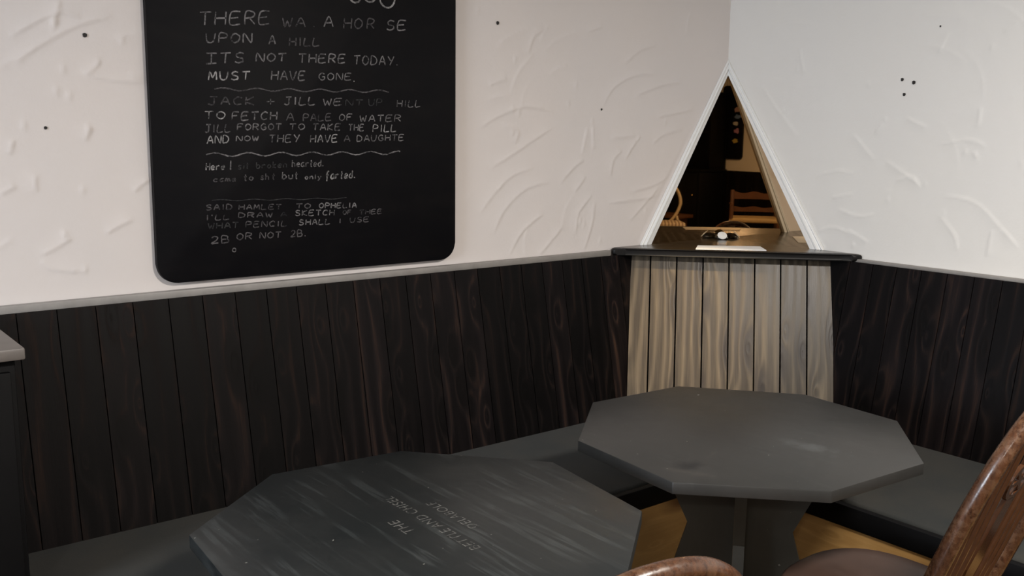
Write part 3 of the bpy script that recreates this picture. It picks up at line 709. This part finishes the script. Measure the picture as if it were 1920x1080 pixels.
for wd in CHALK:
    bm = bmesh.new(); word(bm, wd)
    obj('chalk_rule' if wd[0] == '~' else 'chalk_word', bm, CHALKM[wd[6]], bb, smooth=False)
# the feet of a line of larger letters above, and a small ring near the bottom edge
for cx, cz, rx, rz in ((-1.658, 1.822, .020, .025), (-1.611, 1.826, .022, .023), (-1.553, 1.822, .026, .030)):
    bm = bmesh.new(); ribbon(bm, [(cx - ox + rx * math.sin(a), cz - oz - rz * math.cos(a)) for a in [(-100 + 200 * k / 20) * PI / 180 for k in range(21)]], .005, .0229)
    obj('chalk_letter', bm, CHALKM[3], bb, smooth=False)
bm = bmesh.new(); ribbon(bm, [(-1.722 - ox, 1.803 - oz), (-1.717 - ox, 1.806 - oz)], .005, .0229); obj('chalk_mark', bm, CHALKM[3], bb, smooth=False)
bm = bmesh.new(); ribbon(bm, [(-2.04 - ox + .005 * math.cos(a), 1.117 - oz + .005 * math.sin(a)) for a in [2 * PI * k / 14 for k in range(15)]], .003, .0229)
obj('chalk_ring', bm, CHALKM[2], bb, smooth=False)

# ------------------------------------------------------------------ tables
def table(pts, ztop, thick, mat, legang, label):
    cx = sum(p[0] for p in pts) / len(pts); cy = sum(p[1] for p in pts) / len(pts)
    t = thing('octagonal_table', label, 'table', (cx, cy, 0))
    bm = bmesh.new(); prism(bm, [(p[0] - cx, p[1] - cy) for p in pts][::-1], ztop - thick, ztop, .0025, 2)
    obj('tabletop', bm, mat, t)
    prof = [(0, .245), (.04, .245), (.07, .225), (.20, .165), (.36, .160), (.472, .128), (.56, .17), (ztop - thick - .001, .235)]
    for k in range(2):
        bm = bmesh.new(); th = .0135
        pl = [(w_, z) for z, w_ in prof] + [(-w_, z) for z, w_ in prof[::-1]]
        if k == 0: polys = [pl]
        else: polys = [[(max(u, th + .0004), z) for u, z in pl[:len(prof)]] + [(th + .0004, z) for z, _ in prof[::-1]], [(-th - .0004, z) for z, _ in prof] + [(min(u, -th - .0004), z) for u, z in pl[len(prof):]]]
        for po in polys:
            a = [bm.verts.new((u, -th, z)) for u, z in po]; b = [bm.verts.new((u, th, z)) for u, z in po]
            bm.faces.new(a); bm.faces.new(b[::-1]); n = len(po)
            for i in range(n): bm.faces.new((a[i], b[i], b[(i + 1) % n], a[(i + 1) % n]))
        o = obj('leg_slab', bm, MAT['slate_leg'], t, smooth=False); o.rotation_euler = (0, 0, legang + k * PI / 2)
    return t
T1 = [(-1.311, -.674), (-.993, -.694), (-.769, -.968), (-.793, -1.264), (-1.047, -1.479), (-1.366, -1.456), (-1.593, -1.224), (-1.566, -.897)]
T2 = [(-2.499, -.885), (-2.245, -.681), (-1.943, -.713), (-1.713, -.977), (-1.758, -1.296), (-1.973, -1.472), (-2.315, -1.462), (-2.525, -1.213)]
table(T1, .72, .027, MAT['slate_smooth'], R(38), 'smooth dark octagonal slate table in front of the pale corner panel')
t2 = table(T2, .72, .027, MAT['slate_streaked'], R(40), 'streaked dark octagonal slate table with carved lettering below the blackboard')
def carve(txt, x, y0, y1, size):
    cu = bpy.data.curves.new('t', 'FONT'); cu.body = txt; cu.size = 1.0; cu.space_character = 1.12
    o = bpy.data.objects.new('t', cu); C.objects.link(o)
    dg = bpy.context.evaluated_depsgraph_get(); me = bpy.data.meshes.new_from_object(o.evaluated_get(dg)); bpy.data.objects.remove(o)
    xs = [v.co.x for v in me.vertices]; ys = [v.co.y for v in me.vertices]; wd = max(xs) - min(xs); hh = max(ys) - min(ys)
    for v in me.vertices:
        u = (v.co.x - min(xs)) / wd; vv = (v.co.y - min(ys)) / hh
        v.co = Vector((x - vv * size - t2.location.x, y0 + (y1 - y0) * u - t2.location.y, .7203))
    me.materials.append(MAT['engraving']); me.name = 'carved_lettering'
    oo = bpy.data.objects.new('carved_lettering', me); C.objects.link(oo); oo.parent = t2
carve('THE', -2.163, -1.118, -1.052, .022)
carve('BETTLE AND CHISEL', -2.108, -1.245, -.942, .022)
carve('DELABOLE', -2.056, -1.168, -1.016, .021)

# ------------------------------------------------------------------ spindle-back chairs
def windsor(par, label, group=None, z0=.45):
    x, y, th, rc, H, W = par
    t = thing('spindle_back_chair', label, 'chair', (x, y, 0), th - PI / 2, group)     # local +y is forward
    mat = MAT['chair_wood']
    # saddled seat
    bm = bmesh.new(); n = 40; D0, D1 = -.055, .352
    ring = []
    for k in range(n):
        a = 2 * PI * k / n; c, s = math.cos(a), math.sin(a); e = .80
        px = .200 * math.copysign(abs(c) ** e, c); py = (D0 + D1) / 2 + (D1 - D0) / 2 * math.copysign(abs(s) ** e, s)
        px *= 1.0 + .06 * (py - .15) / .2
        ring.append((px, py))
    levels = [(.90, z0 - .036), (.985, z0 - .026), (1.0, z0 - .012), (.985, z0 - .002), (.95, z0 + .001)]
    rs = [[bm.verts.new((px * k, (py - .155) * k + .155, z)) for px, py in ring] for k, z in levels]
    for q in (.8, .6, .4, .2):
        rs.append([bm.verts.new((px * q, (py - .155) * q + .155, z0 - .009 * (1 - q) - .004 + (.006 * math.exp(-(px * q / .03) ** 2) if py > .15 else 0))) for px, py in ring])
    for a_, b_ in zip(rs[:-1], rs[1:]):
        for k in range(n): bm.faces.new((a_[k], a_[(k + 1) % n], b_[(k + 1) % n], b_[k]))
    bm.faces.new(rs[0][::-1]); bm.faces.new(rs[-1])
    obj('seat', bm, MAT['chair_seat'], t, sharp=60)
    def B(u, v): return Vector((u, -v * math.sin(rc), z0 + v * math.cos(rc)))
    wb, vs_ = W * .86, .2; e = 2 / 2.3
    half = [(wb + (W - wb) * math.sin(k / 8 * PI / 2), vs_ * k / 8) for k in range(8)]
    arc = [(W * math.copysign(abs(math.cos(q)) ** e, math.cos(q)), vs_ + (H - vs_) * abs(math.sin(q)) ** e) for q in [PI * k / 40 for k in range(41)]]
    full = [(u, v) for u, v in half] + arc + [(-u, v) for u, v in half[::-1]]
    bm = bmesh.new(); tube(bm, [B(u, v) for u, v in full], .0172, 14)
    obj('bow', bm, mat, t, sharp=60)
    def bow_v(u):
        best = 0
        for (a, b) in arc:
            if abs(a - u) < .012: best = max(best, b)
        return best
    for u0 in (-.128, -.094, -.060, .060, .094, .128):
        u1 = u0 * (W / .19) * 1.12; v1 = bow_v(u1) - .004
        bm = bmesh.new(); pl = [B(u0 + (u1 - u0) * k / 8, -.012 + (v1 + .012) * k / 8) for k in range(9)]
        tube(bm, pl, [.0062 + .0016 * math.sin(PI * min(1, k / 5)) for k in range(9)], 10)
        obj('spindle', bm, MAT['chair_stain'], t)
    # pierced splat with a wheel
    top = bow_v(0) - .006; bm = bmesh.new(); zc = .27 * H / .46 + .015
    def plate(outl, hole=None):
        th_ = .0045; f0 = []; 
        A = [bm.verts.new(B(u, v) + Vector((0, -th_, 0))) for u, v in outl]; Bv = [bm.verts.new(B(u, v) + Vector((0, th_, 0))) for u, v in outl]
        m = len(outl)
        for i in range(m): bm.faces.new((A[i], A[(i + 1) % m], Bv[(i + 1) % m], Bv[i]))
        if hole is None: bm.faces.new(A); bm.faces.new(Bv[::-1])
        else:
            A2 = [bm.verts.new(B(u, v) + Vector((0, -th_, 0))) for u, v in hole]; B2 = [bm.verts.new(B(u, v) + Vector((0, th_, 0))) for u, v in hole]
            for i in range(m):
                j = (i + 1) % m
                bm.faces.new((A[i], A[j], A2[j], A2[i])); bm.faces.new((Bv[j], Bv[i], B2[i], B2[j])); bm.faces.new((A2[i], A2[j], B2[j], B2[i]))
    circ = lambda r_, n_=28: [(r_ * math.cos(2 * PI * k / n_), zc + r_ * math.sin(2 * PI * k / n_)) for k in range(n_)]
    plate(circ(.046), circ(.034)); plate(circ(.011, 16))
    for k in range(6):
        a = PI * k / 3 + .2; d = Vector((math.cos(a), math.sin(a))); nn = Vector((-d.y, d.x)) * .0045
        p = [(d.x * .009 + nn.x, d.y * .009 + nn.y), (d.x * .036 + nn.x, d.y * .036 + nn.y), (d.x * .036 - nn.x, d.y * .036 - nn.y), (d.x * .009 - nn.x, d.y * .009 - nn.y)]
        plate([(u, zc + v) for u, v in p])
    lo = [(-.028, -.01), (-.022, .06), (-.03, .13), (-.018, zc - .043), (.018, zc - .043), (.03, .13), (.022, .06), (.028, -.01)]
    plate(lo); plate([(-.018, zc + .043), (-.024, (zc + top) / 2), (-.03, top), (.03, top), (.024, (zc + top) / 2), (.018, zc + .043)])
    obj('splat', bm, MAT['chair_stain'], t, smooth=False)
    legs = []
    for sx, y0, y1, o_ in ((1, .29, .335, .05), (-1, .29, .335, .05), (1, .03, -.05, .055), (-1, .03, -.05, .055)):
        a = Vector((sx * .135, y0, z0 - .03)); b = Vector((sx * (.135 + o_), y1, .002)); bm = bmesh.new(); m = 14
        rad = [.013 + .006 * math.sin(PI * min(1, k / 9)) - .003 * (k > 11) + (.003 if k in (3, 10) else 0) for k in range(m)]
        tube(bm, [a.lerp(b, k / (m - 1)) for k in range(m)], rad, 12); obj('leg', bm, mat, t); legs.append((a, b))
    for i, j in ((0, 2), (1, 3)):
        p, q = legs[i][0].lerp(legs[i][1], .58), legs[j][0].lerp(legs[j][1], .58); bm = bmesh.new()
        tube(bm, [p.lerp(q, k / 8) for k in range(9)], [.007 + .006 * math.sin(PI * k / 8) for k in range(9)], 10); obj('stretcher', bm, mat, t)
    p = (legs[0][0].lerp(legs[0][1], .58) + legs[2][0].lerp(legs[2][1], .58)) / 2; q = (legs[1][0].lerp(legs[1][1], .58) + legs[3][0].lerp(legs[3][1], .58)) / 2
    bm = bmesh.new(); tube(bm, [p.lerp(q, k / 8) for k in range(9)], [.007 + .005 * math.sin(PI * k / 8) for k in range(9)], 10); obj('stretcher', bm, mat, t)
    return t
windsor((-1.157, -1.613, 1.62, .336, .565, .2025), 'worn brown spindle-back chair at the right edge with its seat under the smooth table')
windsor((-2.121, -1.593, 1.446, .227, .403, .21), 'worn brown spindle-back chair whose bow top shows at the bottom edge')

# ------------------------------------------------------------------ black cabinet at the left edge
cb = thing('cabinet', 'black cabinet with a thin grey-brown top at the left edge beside the bench', 'cabinet', (-3.0, -.2, 0))
bm = bmesh.new(); box(bm, -.42, .332, -.195, .19, .0, .974, .004); obj('carcass', bm, MAT['black_paint'], cb)
bm = bmesh.new(); box(bm, -.45, .347, -.222, .192, .975, 1.0, .004); tag(obj('worktop', bm, simple('worktop', (.15, .135, .125), .45, var=.15), cb), 'thin grey-brown top')
for k in range(2):
    bm = bmesh.new(); box(bm, -.40 + .365 * k, -.045 + .365 * k, -.211, -.196, .09, .95, .003); d = obj('door', bm, MAT['black_paint'], cb)
    bm = bmesh.new(); lathe(bm, [(.006, 0), (.006, .012), (.012, .018), (.001, .026)], 12); kn = obj('knob', bm, MAT['brass'], d); kn.location = (-.075 + .09 * k, -.212, .6); kn.rotation_euler = (PI / 2, 0, 0)

# ------------------------------------------------------------------ lamps on the ceiling
def ceiling_lamp(loc, label):
    t = thing('ceiling_lamp', label, 'lamp', (loc[0], loc[1], CEIL))
    bm = bmesh.new(); lathe(bm, [(.19, 0), (.20, -.02), (.20, -.055), (.185, -.06), (.185, -.03), (.001, -.03)], 36); obj('lamp_housing', bm, MAT['white_gloss'], t)
    bm = bmesh.new(); lathe(bm, [(.182, -.052), (.182, -.06), (.12, -.072), (.001, -.076)], 36); obj('diffuser', bm, emis('lamp_diffuser', (1, .93, .85), 3.0), t)
ceiling_lamp(MAIN, 'round white ceiling lamp above the space before the two slate tables')
ceiling_lamp(FILL, 'added round white fill lamp on the ceiling further down the room')
t = thing('downlight', 'small black ceiling downlight above the corner shelf', 'lamp', (SPOT[0], SPOT[1], CEIL))
bm = bmesh.new(); lathe(bm, [(.05, 0), (.05, -.06), (.042, -.06), (.036, -.02), (.001, -.02)], 24); obj('lamp_housing', bm, MAT['black_paint'], t)

# ------------------------------------------------------------------ the far end of the room, seen in the mirrors
def ladder_chair(loc, rz, label):
    t = thing('ladder_back_armchair', label, 'chair', (loc[0], loc[1], 0), rz); m = MAT['reddish_wood']     # local +y forward
    for sx in (-1, 1):
        bm = bmesh.new(); tube(bm, [(sx * .24, -.2, 0), (sx * .24, -.2, .5), (sx * .24, -.25, .80)], .021, 12); obj('back_post', bm, m, t)
        bm = bmesh.new(); tube(bm, [(sx * .25, .2, 0), (sx * .25, .2, .66)], .021, 12); obj('front_leg', bm, m, t)
        bm = bmesh.new(); tube(bm, [(sx * .245, -.215, .64), (sx * .26, 0, .67), (sx * .25, .23, .665)], .017, 10, flat=((0, 0, 1), .6)); obj('arm', bm, m, t)
    for z, hh in ((.56, .06), (.70, .085)):
        bm = bmesh.new(); n = 16; F = []; K = []
        for k in range(n + 1):
            u = -.235 + .47 * k / n; yy = -.215 - .03 * math.cos(u / .235 * PI / 2) - (z - .5) * .16; a = .5 + .5 * math.cos(u / .235 * PI * 2)
            F.append((u, yy, z)); K.append((u, yy, z + hh * (.75 + .25 * a)))
        A = [bm.verts.new(v) for v in F]; B = [bm.verts.new(v) for v in K]; A2 = [bm.verts.new((v[0], v[1] - .015, v[2])) for v in F]; B2 = [bm.verts.new((v[0], v[1] - .015, v[2])) for v in K]
        for k in range(n):
            bm.faces.new((A[k], A[k + 1], B[k + 1], B[k])); bm.faces.new((A2[k + 1], A2[k], B2[k], B2[k + 1])); bm.faces.new((B[k], B[k + 1], B2[k + 1], B2[k])); bm.faces.new((A[k + 1], A[k], A2[k], A2[k + 1]))
        obj('back_slat', bm, m, t)
    bm = bmesh.new(); prism(bm, [(-.23, -.21), (.23, -.21), (.27, .22), (-.27, .22)], .475, .52, .012, 3); obj('rush_seat', bm, MAT['rush'], t)
    for a, b in (((-.25, .2), (.25, .2)), ((-.25, .2), (-.24, -.2)), ((.25, .2), (.24, -.2)), ((-.24, -.2), (.24, -.2))):
        bm = bmesh.new(); tube(bm, [(*a, .22), (*b, .22)], .012, 8); obj('rung', bm, m, t)
ladder_chair((-5.68, -4.25), R(-50), 'reddish ladder-back armchair with a rush seat against the far dark dado')
def balloon_chair(loc, rz, label):
    t = thing('balloon_back_chair', label, 'chair', (loc[0], loc[1], 0), rz); m = MAT['cream_wood']
    bm = bmesh.new(); n = 28
    tube(bm, [(.17 * math.cos(a) * (1 if math.sin(a) > 0 else 1 - .25 * abs(math.sin(a))), -.2 - .06 * (math.sin(a) + 1), .69 + .215 * math.sin(a)) for a in [R(-90 + 360 * k / n) for k in range(n + 1)]], .017, 10); obj('back_frame', bm, m, t)
    for sx in (-1, 1):
        bm = bmesh.new(); tube(bm, [(sx * .15, -.2, .0), (sx * .16, -.19, .3), (sx * .15, -.2, .48), (sx * .13, -.215, .56)], [.013, .018, .018, .014], 10); obj('back_leg', bm, m, t)
        bm = bmesh.new(); tube(bm, [(sx * .18, .2, .0), (sx * .185, .21, .2), (sx * .18, .19, .44)], [.012, .015, .024], 10); obj('front_leg', bm, m, t)
    bm = bmesh.new(); prism(bm, [(-.19, -.2), (.19, -.2), (.23, .1), (.21, .22), (-.21, .22), (-.23, .1)], .41, .452, .01, 2); obj('seat_rail', bm, m, t)
    bm = bmesh.new(); prism(bm, [(-.175, -.18), (.175, -.18), (.215, .09), (.195, .205), (-.195, .205), (-.215, .09)], .453, .52, .028, 4); obj('seat_pad', bm, MAT['stripes'], t)
balloon_chair((-4.46, -4.44), R(-45), 'cream balloon-back chair with a striped pad reflected in the left mirror')
sb = thing('sideboard', 'tall black dresser standing against the far wall', 'dresser', (FX + .26, -5.95, 0))
bm = bmesh.new(); box(bm, -.235, .22, -.78, .78, .0, .97, .006); obj('base', bm, MAT['black_paint'], sb)
bm = bmesh.new(); box(bm, -.235, .24, -.80, .80, .971, 1.0, .005); obj('worktop', bm, MAT['black_paint'], sb)
bm = bmesh.new(); box(bm, -.235, -.215, -.76, .76, 1.001, 1.87, .003); box(bm, -.235, .05, -.78, -.75, 1.001, 1.87, .003); box(bm, -.235, .05, .75, .78, 1.001, 1.87, .003); box(bm, -.235, .05, -.78, .78, 1.871, 1.90, .004); obj('rack', bm, MAT['black_paint'], sb)
bm = bmesh.new(); box(bm, -.214, .03, -.749, .749, 1.42, 1.445); obj('rack_shelf', bm, MAT['black_paint'], sb)
for k in range(3):
    bm = bmesh.new(); box(bm, .221, .238, -.76 + .51 * k, -.27 + .51 * k, .08, .94, .004); d = obj('door', bm, MAT['black_paint'], sb)
    bm = bmesh.new(); lathe(bm, [(.006, 0), (.006, .014), (.014, .02), (.001, .03)], 12); kn = obj('knob', bm, MAT['brass'], d); kn.location = (.239, -.32 + .51 * k, .7); kn.rotation_euler = (0, PI / 2, 0)
jg = thing('jug', 'small white china jug on the black dresser', 'jug', (FX + .33, -5.77, 1.001))
bm = bmesh.new(); lathe(bm, [(.035, 0), (.05, .03), (.052, .06), (.034, .1), (.04, .14), (.036, .14), (.03, .1), (.001, .02)], 24); obj('jug_body', bm, MAT['china'], jg)
bm = bmesh.new(); tube(bm, [(0, .034, .12), (0, .075, .11), (0, .08, .07), (0, .05, .04)], .006, 8); obj('jug_handle', bm, MAT['china'], jg)
po = thing('painted_board', 'tall black rounded board with a few coloured marks on the far wall', 'board', (FX, -5.1, 1.12))
bm = bmesh.new(); prism(bm, rrect(-.16, .16, 0, .86, .04), 0, .02, .003); bmesh.ops.rotate(bm, verts=bm.verts, cent=(0, 0, 0), matrix=Matrix.Rotation(PI / 2, 3, 'X')); bmesh.ops.rotate(bm, verts=bm.verts, cent=(0, 0, 0), matrix=Matrix.Rotation(PI / 2, 3, 'Z')); bmesh.ops.translate(bm, verts=bm.verts, vec=(.002, 0, 0)); obj('board', bm, MAT['chalkboard'], po)
rn = random.Random(4)
for c, z, y in (((.45, .30, .28), .58, .06), ((.12, .2, .4), .50, .08), ((.5, .5, .48), .42, .05), ((.4, .2, .3), .33, .07), ((.45, .35, .08), .22, .05)):
    bm = bmesh.new(); n = 12; ring = [bm.verts.new((.0232, y + .05 * math.cos(2 * PI * k / n) * rn.uniform(.6, 1.1), z + .035 * math.sin(2 * PI * k / n) * rn.uniform(.5, 1.1))) for k in range(n)]; bm.faces.new(ring)
    obj('painted_mark', bm, simple('paint_mark', c, .7), po, smooth=False)
bn = thing('bench', 'low plain brown bench in front of the black dresser', 'bench', (-5.40, -5.45, 0), R(90))
bm = bmesh.new(); box(bm, -.45, .45, -.14, .14, .46, .50, .006); obj('seat', bm, MAT['reddish_wood'], bn)
for sx in (-.36, .36):
    bm = bmesh.new(); box(bm, sx - .02, sx + .02, -.12, .12, 0, .459, .004); obj('leg', bm, MAT['reddish_wood'], bn)
